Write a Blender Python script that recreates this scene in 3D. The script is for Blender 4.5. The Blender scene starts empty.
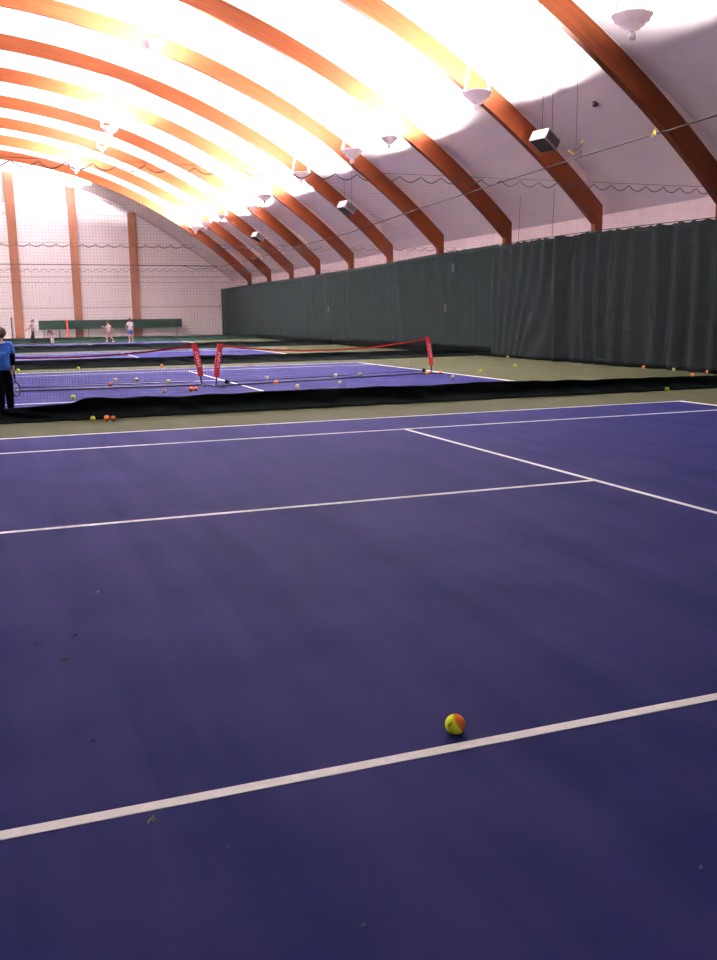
import bpy, bmesh, math, random
from mathutils import Vector, Matrix, noise
random.seed(7)
PI = math.pi
C = bpy.context.collection
sc = bpy.context.scene

# ------------------------------------------------------------------ materials
def mat(name, col, rough=0.6, metal=0.0, spec=0.5, emit=None, estr=1.0, sheen=0.0):
    m = bpy.data.materials.new(name); m.use_nodes = True
    b = m.node_tree.nodes['Principled BSDF']
    b.inputs['Base Color'].default_value = (*col, 1)
    b.inputs['Roughness'].default_value = rough
    b.inputs['Metallic'].default_value = metal
    b.inputs['Specular IOR Level'].default_value = spec
    if sheen: b.inputs['Sheen Weight'].default_value = sheen
    if emit:
        b.inputs['Emission Color'].default_value = (*emit, 1)
        b.inputs['Emission Strength'].default_value = estr
    return m

def noisy(name, c1, c2, scale=8.0, rough=0.6, bump=0.0, stretch=(1, 1, 1), detail=6, spec=0.5, metal=0.0, bscale=None, r2=None):
    m = mat(name, c1, rough, metal, spec)
    nt = m.node_tree; N = nt.nodes; L = nt.links; b = N['Principled BSDF']
    tc = N.new('ShaderNodeTexCoord'); mp = N.new('ShaderNodeMapping')
    mp.inputs['Scale'].default_value = stretch
    L.new(tc.outputs['Object'], mp.inputs['Vector'])
    n = N.new('ShaderNodeTexNoise'); n.inputs['Scale'].default_value = scale; n.inputs['Detail'].default_value = detail
    L.new(mp.outputs[0], n.inputs['Vector'])
    r = N.new('ShaderNodeValToRGB')
    r.color_ramp.elements[0].position = .3; r.color_ramp.elements[1].position = .7
    r.color_ramp.elements[0].color = (*c1, 1); r.color_ramp.elements[1].color = (*c2, 1)
    L.new(n.outputs['Fac'], r.inputs[0]); L.new(r.outputs[0], b.inputs['Base Color'])
    if r2 is not None:
        mr = N.new('ShaderNodeMapRange'); mr.inputs['To Min'].default_value = rough; mr.inputs['To Max'].default_value = r2
        L.new(n.outputs['Fac'], mr.inputs['Value']); L.new(mr.outputs[0], b.inputs['Roughness'])
    if bump:
        n2 = N.new('ShaderNodeTexNoise'); n2.inputs['Scale'].default_value = bscale or scale * 3; n2.inputs['Detail'].default_value = 4
        L.new(mp.outputs[0], n2.inputs['Vector'])
        bp = N.new('ShaderNodeBump'); bp.inputs['Strength'].default_value = bump; bp.inputs['Distance'].default_value = .02
        L.new(n2.outputs['Fac'], bp.inputs['Height']); L.new(bp.outputs[0], b.inputs['Normal'])
    return m

def court_material(name, c1, c2, rough, spec):
    """acrylic court paint: fine grit plus long faint paler streaks running across the court"""
    m = mat(name, c1, rough, 0, spec)
    nt = m.node_tree; N = nt.nodes; L = nt.links; b = N['Principled BSDF']
    tc = N.new('ShaderNodeTexCoord')
    def nz(stretch, scale, detail):
        mp = N.new('ShaderNodeMapping'); mp.inputs['Scale'].default_value = stretch
        L.new(tc.outputs['Object'], mp.inputs['Vector'])
        n = N.new('ShaderNodeTexNoise'); n.inputs['Scale'].default_value = scale; n.inputs['Detail'].default_value = detail
        L.new(mp.outputs[0], n.inputs['Vector']); return n.outputs['Fac']
    a = nz((1, .07, 1), 3.6, 4); c = nz((1, 1, 1), 1.3, 5); g = nz((1, 1, 1), 160, 3)
    s = N.new('ShaderNodeMath'); s.operation = 'ADD'; L.new(a, s.inputs[0]); L.new(c, s.inputs[1])
    s2 = N.new('ShaderNodeMath'); s2.operation = 'MULTIPLY_ADD'; L.new(g, s2.inputs[0]); s2.inputs[1].default_value = .35
    L.new(s.outputs[0], s2.inputs[2])
    mr = N.new('ShaderNodeMapRange'); mr.inputs['From Min'].default_value = .95; mr.inputs['From Max'].default_value = 1.42
    L.new(s2.outputs[0], mr.inputs['Value'])
    mx = N.new('ShaderNodeMix'); mx.data_type = 'RGBA'
    mx.inputs[6].default_value = (*c1, 1); mx.inputs[7].default_value = (*c2, 1)
    L.new(mr.outputs[0], mx.inputs[0]); L.new(mx.outputs[2], b.inputs['Base Color'])
    rr = N.new('ShaderNodeMapRange'); rr.inputs['To Min'].default_value = rough - .04; rr.inputs['To Max'].default_value = rough + .05
    L.new(c, rr.inputs['Value']); L.new(rr.outputs[0], b.inputs['Roughness'])
    bp = N.new('ShaderNodeBump'); bp.inputs['Strength'].default_value = .25; bp.inputs['Distance'].default_value = .002
    L.new(g, bp.inputs['Height']); L.new(bp.outputs[0], b.inputs['Normal'])
    return m

def liner_material():
    """quilted white roof liner: faint horizontal seams along the hall every 1.2 m of arc, slight wrinkles"""
    m = mat('roof_liner', (.72, .60, .645), .75, 0, .25)
    nt = m.node_tree; N = nt.nodes; L = nt.links; b = N['Principled BSDF']
    tc = N.new('ShaderNodeTexCoord'); sx = N.new('ShaderNodeSeparateXYZ'); L.new(tc.outputs['Object'], sx.inputs[0])
    ax = N.new('ShaderNodeMath'); ax.operation = 'ADD'; ax.inputs[1].default_value = 1.62; L.new(sx.outputs['X'], ax.inputs[0])
    az = N.new('ShaderNodeMath'); az.operation = 'ADD'; az.inputs[1].default_value = 13.2; L.new(sx.outputs['Z'], az.inputs[0])
    at = N.new('ShaderNodeMath'); at.operation = 'ARCTAN2'; L.new(ax.outputs[0], at.inputs[0]); L.new(az.outputs[0], at.inputs[1])
    sc_ = N.new('ShaderNodeMath'); sc_.operation = 'MULTIPLY'; sc_.inputs[1].default_value = 24.6 / .6; L.new(at.outputs[0], sc_.inputs[0])
    fr = N.new('ShaderNodeMath'); fr.operation = 'FRACT'; L.new(sc_.outputs[0], fr.inputs[0])
    lt = N.new('ShaderNodeMath'); lt.operation = 'LESS_THAN'; lt.inputs[1].default_value = .05; L.new(fr.outputs[0], lt.inputs[0])
    mp = N.new('ShaderNodeMapping'); mp.inputs['Scale'].default_value = (1, .25, 1); L.new(tc.outputs['Object'], mp.inputs['Vector'])
    n = N.new('ShaderNodeTexNoise'); n.inputs['Scale'].default_value = 2.2; n.inputs['Detail'].default_value = 5; L.new(mp.outputs[0], n.inputs['Vector'])
    mx = N.new('ShaderNodeMix'); mx.data_type = 'RGBA'; mx.inputs[6].default_value = (.74, .63, .665, 1); mx.inputs[7].default_value = (.66, .565, .60, 1)
    L.new(n.outputs['Fac'], mx.inputs[0])
    mx2 = N.new('ShaderNodeMix'); mx2.data_type = 'RGBA'; mx2.inputs[7].default_value = (.50, .40, .44, 1)
    ml = N.new('ShaderNodeMath'); ml.operation = 'MULTIPLY'; ml.inputs[1].default_value = .22; L.new(lt.outputs[0], ml.inputs[0])
    L.new(ml.outputs[0], mx2.inputs[0]); L.new(mx.outputs[2], mx2.inputs[6]); L.new(mx2.outputs[2], b.inputs['Base Color'])
    bp = N.new('ShaderNodeBump'); bp.inputs['Strength'].default_value = .5; bp.inputs['Distance'].default_value = .08
    L.new(n.outputs['Fac'], bp.inputs['Height']); L.new(bp.outputs[0], b.inputs['Normal'])
    return m

def panel_wall_material(name, col, seam, step):
    m = mat(name, col, .7, 0, .25)
    nt = m.node_tree; N = nt.nodes; L = nt.links; b = N['Principled BSDF']
    tc = N.new('ShaderNodeTexCoord'); sx = N.new('ShaderNodeSeparateXYZ'); L.new(tc.outputs['Object'], sx.inputs[0])
    d = N.new('ShaderNodeMath'); d.operation = 'DIVIDE'; d.inputs[1].default_value = step; L.new(sx.outputs['Z'], d.inputs[0])
    fr = N.new('ShaderNodeMath'); fr.operation = 'FRACT'; L.new(d.outputs[0], fr.inputs[0])
    lt = N.new('ShaderNodeMath'); lt.operation = 'LESS_THAN'; lt.inputs[1].default_value = .06; L.new(fr.outputs[0], lt.inputs[0])
    n = N.new('ShaderNodeTexNoise'); n.inputs['Scale'].default_value = .8; n.inputs['Detail'].default_value = 4; L.new(tc.outputs['Object'], n.inputs['Vector'])
    mx = N.new('ShaderNodeMix'); mx.data_type = 'RGBA'
    mx.inputs[6].default_value = (*[c * 1.05 for c in col], 1); mx.inputs[7].default_value = (*[c * .93 for c in col], 1)
    L.new(n.outputs['Fac'], mx.inputs[0])
    mx2 = N.new('ShaderNodeMix'); mx2.data_type = 'RGBA'; mx2.inputs[7].default_value = (*seam, 1)
    L.new(lt.outputs[0], mx2.inputs[0]); L.new(mx.outputs[2], mx2.inputs[6]); L.new(mx2.outputs[2], b.inputs['Base Color'])
    return m

M = dict(
    court=court_material('purple_court_paint', (.009, .013, .075), (.025, .025, .102), .70, .018),
    olive=court_material('olive_court_paint', (.046, .054, .028), (.060, .066, .036), .72, .03),
    line=noisy('white_line_paint', (.80, .82, .76), (.88, .90, .84), 30, .8, spec=.05),
    liner=liner_material(),
    sidewall=noisy('pink_white_wall_board', (.78, .64, .67), (.68, .56, .58), 2.5, .7, .2, spec=.25),
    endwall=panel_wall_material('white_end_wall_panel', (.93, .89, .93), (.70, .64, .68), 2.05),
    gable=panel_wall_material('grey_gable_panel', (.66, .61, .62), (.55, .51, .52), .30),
    wood=None,
    post=noisy('brown_post_wood', (.23, .085, .045), (.28, .11, .055), 3, .55, .1, (1, 1, .15)),
    curtain_near=noisy('dark_grey_curtain_cloth', (.0110, .0150, .0160), (.0150, .0190, .0200), 3, .9, .15, spec=.0),
    curtain=noisy('dark_green_curtain_cloth', (.011, .0165, .017), (.016, .022, .022), 3, .9, .15, spec=.0),
    hem=mat('black_curtain_hem', (.004, .005, .005), .8, 0, .0),
    vinyl=noisy('black_vinyl', (.0035, .006, .007), (.006, .010, .011), 6, .6, .5, spec=.04),
    gvinyl=noisy('dark_green_vinyl', (.006, .020, .015), (.009, .026, .020), 6, .6, .4, spec=.03),
    net=mat('black_net_twine', (.012, .010, .012), .8),
    rope=mat('dark_rope', (.03, .026, .028), .8),
    steel=mat('dark_steel_cable', (.03, .027, .028), .7, 0, .1),
    white=mat('white_enamel', (.82, .72, .76), .4),
    lamp=mat('lamp_glass', (.9, .9, .9), .3, emit=(1, .97, .93), estr=60),
    silver=noisy('silver_sheet_metal', (.34, .30, .31), (.42, .37, .38), 6, .4, metal=.4),
    grille=mat('dark_grille', (.035, .030, .034), .6, 0, .2),
    yellow=mat('yellow_plastic', (.90, .66, .02), .5),
    felt_y=noisy('yellow_green_felt', (.50, .62, .03), (.66, .76, .06), 60, .9, .5, spec=.2),
    felt_p=noisy('pale_yellow_felt', (.66, .62, .28), (.78, .72, .36), 60, .9, .4, spec=.2),
    felt_o=noisy('orange_felt', (.85, .17, .03), (.95, .25, .05), 60, .9, .4, spec=.2),
    felt_b=noisy('dull_olive_yellow_felt', (.30, .24, .05), (.42, .34, .08), 60, .9, .4, spec=.2),
    red=noisy('red_nylon', (.42, .008, .016), (.50, .012, .022), 10, .6),
    dred=mat('dark_red_band', (.13, .006, .014), .8, 0, .0), band=mat('red_band', (.36, .022, .018), .8, 0, .0),
    orange=mat('orange_red_padding', (.85, .09, .04), .6),
    tube=mat('dark_tube_metal', (.04, .04, .045), .4, .7),
    black=mat('black_rubber', (.012, .012, .014), .7, 0, .1),
    whiteink=mat('white_print', (.8, .72, .74), .6),
    skin=mat('skin', (.50, .25, .17), .6),
    hair=noisy('brown_hair', (.05, .018, .012), (.10, .035, .022), 25, .7, .6),
    hair_d=mat('dark_hair', (.02, .012, .012), .7),
    blue=noisy('blue_cotton', (.010, .10, .48), (.015, .13, .55), 12, .8),
    navy=mat('navy_sleeve', (.004, .004, .016), .9, 0, .02),
    blackcloth=noisy('black_trouser_cloth', (.003, .003, .006), (.005, .005, .009), 12, .9, spec=.02),
    whitecloth=mat('white_cotton', (.70, .62, .66), .85),
    greycloth=mat('grey_cotton', (.16, .15, .18), .85),
    blueshort=mat('blue_shorts_cloth', (.03, .10, .36), .8),
    pinkcloth=mat('dusty_pink_cloth', (.40, .20, .22), .85),
    lime=mat('lime_plastic', (.40, .50, .08), .6),
    eye=mat('eye_dark', (.02, .015, .01), .3), lip=mat('lip', (.40, .12, .10), .6),
    lint=mat('yellow_green_fuzz', (.20, .24, .08), .9), lint_w=mat('pale_fuzz', (.10, .095, .14), .9),
)
def bowl_material():
    m = mat('milky_white_bowl', (.85, .76, .79), .35)
    nt = m.node_tree; N = nt.nodes; L = nt.links
    tr = N.new('ShaderNodeBsdfTranslucent'); tr.inputs[0].default_value = (.95, .85, .88, 1)
    mx = N.new('ShaderNodeMixShader'); mx.inputs[0].default_value = .03
    L.new(N['Principled BSDF'].outputs[0], mx.inputs[1]); L.new(tr.outputs[0], mx.inputs[2]); L.new(mx.outputs[0], N['Material Output'].inputs[0])
    return m
M['bowl'] = bowl_material()
def wood_material():
    m = mat('orange_stained_glulam', (.3, .07, .02), .5, 0, .12)
    nt = m.node_tree; N = nt.nodes; L = nt.links; b = N['Principled BSDF']
    tc = N.new('ShaderNodeTexCoord'); sx = N.new('ShaderNodeSeparateXYZ'); L.new(tc.outputs['Object'], sx.inputs[0])
    cb = N.new('ShaderNodeCombineXYZ')
    def m2(op, a, bb):
        x = N.new('ShaderNodeMath'); x.operation = op
        for i, v in enumerate((a, bb)):
            if isinstance(v, (int, float)): x.inputs[i].default_value = v
            else: L.new(v, x.inputs[i])
        return x.outputs[0]
    ax = m2('ADD', sx.outputs['X'], 1.62); az = m2('ADD', sx.outputs['Z'], 13.2)
    rad = m2('SQRT', m2('ADD', m2('MULTIPLY', ax, ax), m2('MULTIPLY', az, az)), 0)
    ang = m2('ARCTAN2', ax, az)
    L.new(m2('MULTIPLY', ang, 12), cb.inputs[0]); L.new(m2('MULTIPLY', rad, 24), cb.inputs[1]); L.new(m2('MULTIPLY', sx.outputs['Y'], 3), cb.inputs[2])
    n = N.new('ShaderNodeTexNoise'); n.inputs['Scale'].default_value = 1.2; n.inputs['Detail'].default_value = 5
    L.new(cb.outputs[0], n.inputs['Vector'])
    r = N.new('ShaderNodeValToRGB'); r.color_ramp.elements[0].position = .3; r.color_ramp.elements[1].position = .72
    r.color_ramp.elements[0].color = (.090, .020, .006, 1); r.color_ramp.elements[1].color = (.150, .034, .010, 1)
    L.new(n.outputs['Fac'], r.inputs[0])
    fr = m2('FRACT', m2('DIVIDE', rad, .09), 0); lam = m2('MULTIPLY', m2('LESS_THAN', fr, .07), .35)
    mx = N.new('ShaderNodeMix'); mx.data_type = 'RGBA'; mx.inputs[7].default_value = (.06, .014, .005, 1)
    L.new(lam, mx.inputs[0]); L.new(r.outputs[0], mx.inputs[6]); L.new(mx.outputs[2], b.inputs['Base Color'])
    return m
M['wood'] = wood_material()

# ------------------------------------------------------------------ helpers
def obj(name, bm, m, parent=None, smooth=False):
    me = bpy.data.meshes.new(name)
    if isinstance(bm, bmesh.types.BMesh):
        bm.to_mesh(me); bm.free()
    else:
        me.from_pydata(*bm); me.update()
    ms = m if isinstance(m, (list, tuple)) else [m]
    for x in ms: me.materials.append(x)
    if smooth:
        for p in me.polygons: p.use_smooth = True
    o = bpy.data.objects.new(name, me); C.objects.link(o)
    if parent: o.parent = parent
    return o
def tag(o, label, cat, group=None, kind=None):
    o['label'] = label
    if cat: o['category'] = cat
    if group: o['group'] = group
    if kind: o['kind'] = kind
    return o
def thing(name, label, cat, loc=(0, 0, 0), rz=0, group=None):
    o = bpy.data.objects.new(name, None); C.objects.link(o)
    o.location = loc; o.rotation_euler = (0, 0, rz); o.empty_display_size = .2
    return tag(o, label, cat, group)
def struct(name, bm, m, smooth=False, label=None):
    o = obj(name, bm, m, smooth=smooth); o['kind'] = 'structure'
    if label: o['label'] = label
    return o
def box(bm, x0, x1, y0, y1, z0, z1, mat_i=0, rot=None):
    vs = [bm.verts.new(v) for v in [(x0, y0, z0), (x1, y0, z0), (x1, y1, z0), (x0, y1, z0), (x0, y0, z1), (x1, y0, z1), (x1, y1, z1), (x0, y1, z1)]]
    for f in [(0, 3, 2, 1), (4, 5, 6, 7), (0, 1, 5, 4), (1, 2, 6, 5), (2, 3, 7, 6), (3, 0, 4, 7)]:
        bm.faces.new([vs[i] for i in f]).material_index = mat_i
    if rot:
        for v in vs: v.co = rot @ v.co
    return vs
def tube(bm, pts, r, n=8, closed=False, caps=True):
    pts = [Vector(p) for p in pts]; rings = []
    rs = r if isinstance(r, (list, tuple)) else [r] * len(pts)
    N = len(pts)
    for i, p in enumerate(pts):
        if closed: t = pts[(i + 1) % N] - pts[i - 1]
        else: t = pts[min(i + 1, N - 1)] - pts[max(i - 1, 0)]
        t.normalize()
        up = Vector((0, 0, 1)) if abs(t.z) < .95 else Vector((0, 1, 0))
        a = t.cross(up).normalized(); b = a.cross(t)
        rings.append([bm.verts.new(p + (a * math.cos(2 * PI * k / n) + b * math.sin(2 * PI * k / n)) * rs[i]) for k in range(n)])
    for i in range(N if closed else N - 1):
        A, B = rings[i], rings[(i + 1) % N]
        for k in range(n): bm.faces.new((A[k], A[(k + 1) % n], B[(k + 1) % n], B[k]))
    if caps and not closed:
        bm.faces.new(rings[0]); bm.faces.new(rings[-1][::-1])
    bmesh.ops.recalc_face_normals(bm, faces=bm.faces[:]) if len(bm.faces) < 4000 else None
def lathe(bm, prof, n=32, z0=0, c=(0, 0)):
    rings = []
    for r, z in prof:
        if r < 1e-5: rings.append([bm.verts.new((c[0], c[1], z + z0))])
        else: rings.append([bm.verts.new((c[0] + r * math.cos(2 * PI * k / n), c[1] + r * math.sin(2 * PI * k / n), z + z0)) for k in range(n)])
    for A, B in zip(rings, rings[1:]):
        for k in range(n):
            if len(A) == 1 and len(B) == 1: continue
            if len(A) == 1: bm.faces.new((A[0], B[(k + 1) % n], B[k]))
            elif len(B) == 1: bm.faces.new((A[k], A[(k + 1) % n], B[0]))
            else: bm.faces.new((A[k], A[(k + 1) % n], B[(k + 1) % n], B[k]))
def BM(): return bmesh.new()
def ball_mesh(r, seg=20):
    bm = BM(); bmesh.ops.create_uvsphere(bm, u_segments=seg, v_segments=seg // 2 + 2, radius=r); return bm

# ------------------------------------------------------------------ hall geometry (metres; court net lines at x = XN)
XN = -1.617
ZC = -13.2                      # centre height of the roof arc
Y_BACK, Y_END = -12.0, 67.7
X_R, X_L = 16.2, -19.43         # side walls
def drop(y): return -.2 * min(1, max(0, (y - 32) / 28))
def Rc(dx): return 24.56 + .27 * min(1, max(0, (abs(dx) - 14.5) / 3.0))
def zceil(x, y=0):
    dx = x - XN; r = Rc(dx)
    return ZC + math.sqrt(r * r - dx * dx) + drop(y)
def interp(tab, t):
    if t <= tab[0][0]: return tab[0][1]
    for (a, b), (c, d) in zip(tab, tab[1:]):
        if t <= c: return b + (d - b) * (t - a) / (c - a)
    return tab[-1][1]

# floor
bm = BM(); box(bm, X_L - .2, X_R + .2, Y_BACK - .2, Y_END + .3, -.2, 0)
struct('floor', bm, M['olive'], label='olive green court surround floor')
# four courts side by side
for cy in (6.793, 21.25, 35.75, 50.25):
    bm = BM(); box(bm, XN - 11.885, XN + 11.885, cy - 5.485, cy + 5.485, 0.0, .003)
    struct('floor_court', bm, M['court'], label='purple painted tennis court')
    bm = BM(); z0, z1 = .003, .005; h = .025
    X0, X1 = XN - 11.885, XN + 11.885
    for dy in (-5.485, -4.115, 4.115, 5.485):
        s = 0 if abs(dy) < 5 else (.018 if dy < 0 else -.018)
        box(bm, X0, X1, cy + dy + s - h, cy + dy + s + h, z0, z1)
    e = .002
    box(bm, X0, X0 + .10, cy - 5.485, cy + 5.485, z0 + .0004, z1 + .0004); box(bm, X1 - .10, X1, cy - 5.485, cy + 5.485, z0 + .0004, z1 + .0004)
    for xs in (XN - 6.4, XN + 6.4):
        box(bm, xs - h, xs + h, cy - 4.115, cy + 4.115, z0 + .0004, z1 + .0004)
    box(bm, XN - 6.4, XN + 6.4, cy - h, cy + h, z0, z1)
    struct('floor_court_lines', bm, M['line'], label='white painted court lines')

# side walls, back wall, ceiling
bm = BM(); box(bm, X_R, X_R + .2, Y_BACK, Y_END + .3, 0, 4.1); struct('wall_right', bm, M['sidewall'])
bm = BM(); box(bm, X_L - .2, X_L, Y_BACK, Y_END + .3, 0, 4.1); struct('wall_left', bm, M['sidewall'])
NX, NY = 96, 48
def arch_shell(inner_off, outer_off, y0, y1, ny):
    vs, fs = [], []
    for off in (inner_off, outer_off):
        for j in range(ny + 1):
            y = y0 + (y1 - y0) * j / ny
            for i in range(NX + 1):
                x = X_L + (X_R - X_L) * i / NX
                vs.append((x, y, zceil(x, y) + off))
    n = (ny + 1) * (NX + 1)
    for j in range(ny):
        for i in range(NX):
            a = j * (NX + 1) + i
            fs.append((a, a + NX + 1, a + NX + 2, a + 1)); fs.append((n + a, n + a + 1, n + a + NX + 2, n + a + NX + 1))
    return vs, [], fs
struct('ceiling', arch_shell(0, .25, Y_BACK, Y_END + .3, NY), M['liner'], smooth=True)
def gable(y, dy, zlo, zhi=None):
    vs, fs = [], []
    for yy in (y, y + dy):
        for i in range(NX + 1):
            x = X_L + (X_R - X_L) * i / NX
            zt = zceil(x, y) + .1
            if zhi: zt = min(zt, zhi)
            vs.append((x, yy, min(zlo, zt))); vs.append((x, yy, zt))
    n = 2 * (NX + 1)
    for i in range(NX):
        a = 2 * i
        fs.append((a, a + 2, a + 3, a + 1)); fs.append((n + a, n + a + 1, n + a + 3, n + a + 2))
        fs.append((a + 1, a + 3, n + a + 3, n + a + 1))
    return vs, [], fs
struct('wall_back', gable(Y_BACK - .2, .2, 0), M['endwall'])
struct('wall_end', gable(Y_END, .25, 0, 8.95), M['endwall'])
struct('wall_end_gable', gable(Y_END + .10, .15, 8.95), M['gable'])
# bright rolled edge of the roof liner along the top of the end wall
vs = []; fs = []
for i in range(NX + 1):
    x = X_L + (X_R - X_L) * i / NX; z = zceil(x, Y_END)
    vs += [(x, Y_END - .06, z + .02), (x, Y_END - .06, z - .16), (x, Y_END + .12, z - .16)]
for i in range(NX):
    a = 3 * i; fs += [(a, a + 1, a + 4, a + 3), (a + 1, a + 2, a + 5, a + 4)]
struct('trim_1', (vs, [], fs), M['sidewall'])
# posts of the end wall
for k, (xa, xb, xt) in enumerate([(1.28, 1.84, .08), (5.15, 5.68, .02), (9.06, 9.61, .05), (-5.0, -4.45, 0), (-8.9, -8.35, 0), (-12.8, -12.25, 0)]):
    bm = BM(); xm = (xa + xb) / 2; box(bm, xa, xb, Y_END - .14, Y_END + .05, 0, zceil(xm, Y_END) - .1)
    o = struct('wall_post', bm, M['post'], label='brown timber post on the end wall')

# ------------------------------------------------------------------ laminated timber arches
RIB_Y = [17.4, 22.2, 27.05, 31.95, 36.72, 41.3, 46.1, 50.7, 55.25, 59.9]
ORD = ['nearest', 'second nearest', 'third nearest', 'fourth nearest', 'fifth nearest', 'sixth nearest', 'seventh nearest', 'eighth nearest', 'second farthest', 'farthest']
def arch(y):
    w = .19; depth = .50
    prof = []                   # (x, z) inner then outer
    n = 80; A = math.asin(17.01 / 24.03)
    inner = []; outer = []
    for i in range(n + 1):
        a = -A + 2 * A * i / n
        x = XN + 24.03 * math.sin(a); z = ZC + 24.03 * math.cos(a) + drop(y)
        inner.append((x, z))
        dx = 24.53 * math.sin(a) * 1.004; dx = max(-17.24, min(17.24, dx))
        outer.append((XN + dx, ZC + math.sqrt(24.53 ** 2 - dx * dx) + drop(y)))
    inner = [(inner[0][0], 0)] + inner + [(inner[-1][0], 0)]
    outer = [(outer[0][0], 0)] + outer + [(outer[-1][0], 0)]
    vs, fs = [], []
    for (x, z), (u, v) in zip(inner, outer):
        vs += [(x, y, z), (u, y, v), (u, y + w, v), (x, y + w, z)]
    m = len(inner)
    for i in range(m - 1):
        a = 4 * i; b = a + 4
        for k in range(4): fs.append((a + k, b + k, b + (k + 1) % 4, a + (k + 1) % 4))
    fs += [(0, 1, 2, 3), (4 * m - 4, 4 * m - 1, 4 * m - 2, 4 * m - 3)]
    return vs, [], fs
def packing(y):                 # pale batten between arch and roof liner
    vs, fs = [], []; n = 80; A = .75
    for i in range(n + 1):
        a = -A + 2 * A * i / n; x = XN + 24.53 * math.sin(a); z = ZC + 24.53 * math.cos(a) + drop(y) + .003; zt = max(z + .004, zceil(x, y) - .01)
        vs += [(x, y + .02, z), (x, y + .02, zt), (x, y + .17, zt), (x, y + .17, z)]
    for i in range(n):
        a = 4 * i
        for k in range(4): fs.append((a + k, a + 4 + k, a + 4 + (k + 1) % 4, a + (k + 1) % 4))
    return vs, [], fs
for y, w in zip(RIB_Y, ORD):
    o = obj('timber_arch', arch(y), M['wood'])
    tag(o, f'curved orange-brown timber roof arch, {w} of the ten to the viewer', 'arch', 'timber roof arches')
    pk = obj('packing_strip', packing(y), M['liner'], o); pk['label'] = 'pale strip along the top edge of the arch'
    bb = o.data; bm = bmesh.new(); bm.from_mesh(bb); bmesh.ops.recalc_face_normals(bm, faces=bm.faces[:]); bm.to_mesh(bb); bm.free()

# ------------------------------------------------------------------ curtains on the right wall
CT = [(17.4, 3.47), (22.1, 3.565), (27.1, 3.575), (32.3, 3.56), (37, 3.48), (42, 3.44), (46.6, 3.4), (51.5, 3.38), (55.7, 3.38), (60.5, 3.34), (67.6, 3.3)]
def curtain(label, y0, y1, zb, fold, seed, hem=False, xoff=0.0):
    t = thing('wall_curtain', label, 'curtain', (15.25, y0, 0), 0, 'curtains on the side wall')
    step = .07 if y1 < 30 else .12
    n = int((y1 - y0) / step); nz = 26
    vs, fs = [], []
    rnd = random.Random(seed)
    for i in range(n + 1):
        y = y0 + (y1 - y0) * i / n
        zt = interp(CT, y) - .045 * abs(math.sin(PI * y / .42)) * (.35 if hem else 1)
        for k in range(nz + 1):
            s = k / nz; z = zb + (zt - zb) * s
            x = fold(y, s, z) if callable(fold) else 0
            edge = min(1, (y - y0) / .3, (y1 - y) / .3)
            vs.append((x * (.3 + .7 * edge) + xoff, y - y0, z))
    for i in range(n):
        for k in range(nz):
            a = i * (nz + 1) + k; fs.append((a, a + nz + 1, a + nz + 2, a + 1))
    o = obj('cloth', (vs, [], fs), M['curtain'] if hem else M['curtain_near'], t, smooth=True)
    s = o.modifiers.new('s', 'SOLIDIFY'); s.thickness = .006; s.offset = 0
    bm = BM()
    pts = [(.0 + xoff, y, interp(CT, y0 + y) + .0) for y in [ (y1 - y0) * i / 40 for i in range(41)]]
    tube(bm, pts, .012, 6); obj('rail', bm, M['steel'], t)
    if hem:
        vs, fs = [], []
        for i in range(n + 1):
            y = (y1 - y0) * i / n
            for k in range(5):
                z = .004 + (zb - .0) * k / 4
                vs.append((-.01 + xoff + .04 * noise.noise(Vector((y * 1.4, seed, z * 2))) + (.02 if k < 4 else 0), y, z))
        for i in range(n):
            for k in range(4):
                a = i * 5 + k; fs.append((a, a + 5, a + 6, a + 1))
        h = obj('hem', (vs, [], fs), M['hem'], t, smooth=True); h['label'] = 'black bottom band'
        s = h.modifiers.new('s', 'SOLIDIFY'); s.thickness = .006
    return t
def n1(*a): return noise.noise(Vector(a))
def fold_flat(y, s, z):         # nearly flat cloth with shallow creases
    return .030 * n1(y * 1.1, 3.1, s * .8) + .018 * math.sin(y * 5.5 + 1.2 * n1(y * .3, 0, s * 2)) * (.4 + .6 * n1(y * .4, 9, 0)) + .05 * n1(y * .35, 1, s * 1.5)
def fold_mid(y, s, z):
    d = .09 * math.exp(-((y - 34.6 - .9 * s) / .25) ** 2) + .07 * math.exp(-((y - 35.8 - 1.8 * s * s) / .2) ** 2) + .06 * math.exp(-((y - 31 - .6 * s) / .3) ** 2)
    return fold_flat(y, s, z) - d
def fold_diag(y, s, z):         # folds swept towards the gather at y = 24
    u = y - 23.9; q = 0
    if u > 0:
        ph = (u - 1.6 * (1 - s) ** 1.5 * max(0, 1 - abs(u - 1.6) / 2.2)) * 10
        q = .07 * math.sin(ph) * max(.15, 1 - u / 3.8)
    else:
        q = .09 * math.sin(y * 9.5 + .8 * n1(y, s, 2)) * (.7 + .5 * n1(y * .7, 5, 1))
    return q + .10 * n1(y * .5, 4, s) - .16 * math.exp(-((u + .25) / .20) ** 2) + .10 * math.exp(-((u + .75) / .25) ** 2)
def fold_deep(y, s, z):
    return .10 * math.sin(y * 8.3 + 1.5 * n1(y * .4, 2, s * .7)) * (.55 + .8 * abs(n1(y * .5, 7, 0))) + .12 * n1(y * .45, 8, s * .5) - .12 * math.exp(-((y - 18.55 + .25 * s) / .22) ** 2)
def fold_near(y, s, z):
    k = min(1, max(0, (y - 19.5) / 1.6)); k = k * k * (3 - 2 * k)
    return k * fold_diag(y, s, z) + (1 - k) * fold_deep(y, s, z)
curtain('dark green wall curtain at the far end, running up to the end wall', 41.3, 67.5, .16, fold_flat, 1, True, .07)
curtain('flat dark green wall curtain with a black bottom band, behind the red net post', 27.45, 41.5, .22, fold_mid, 2, True, .06)
curtain('nearest dark curtain reaching the floor, its folds sweeping diagonally beside the dark gap', 5.0, 27.62, .01, fold_near, 4)
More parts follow.
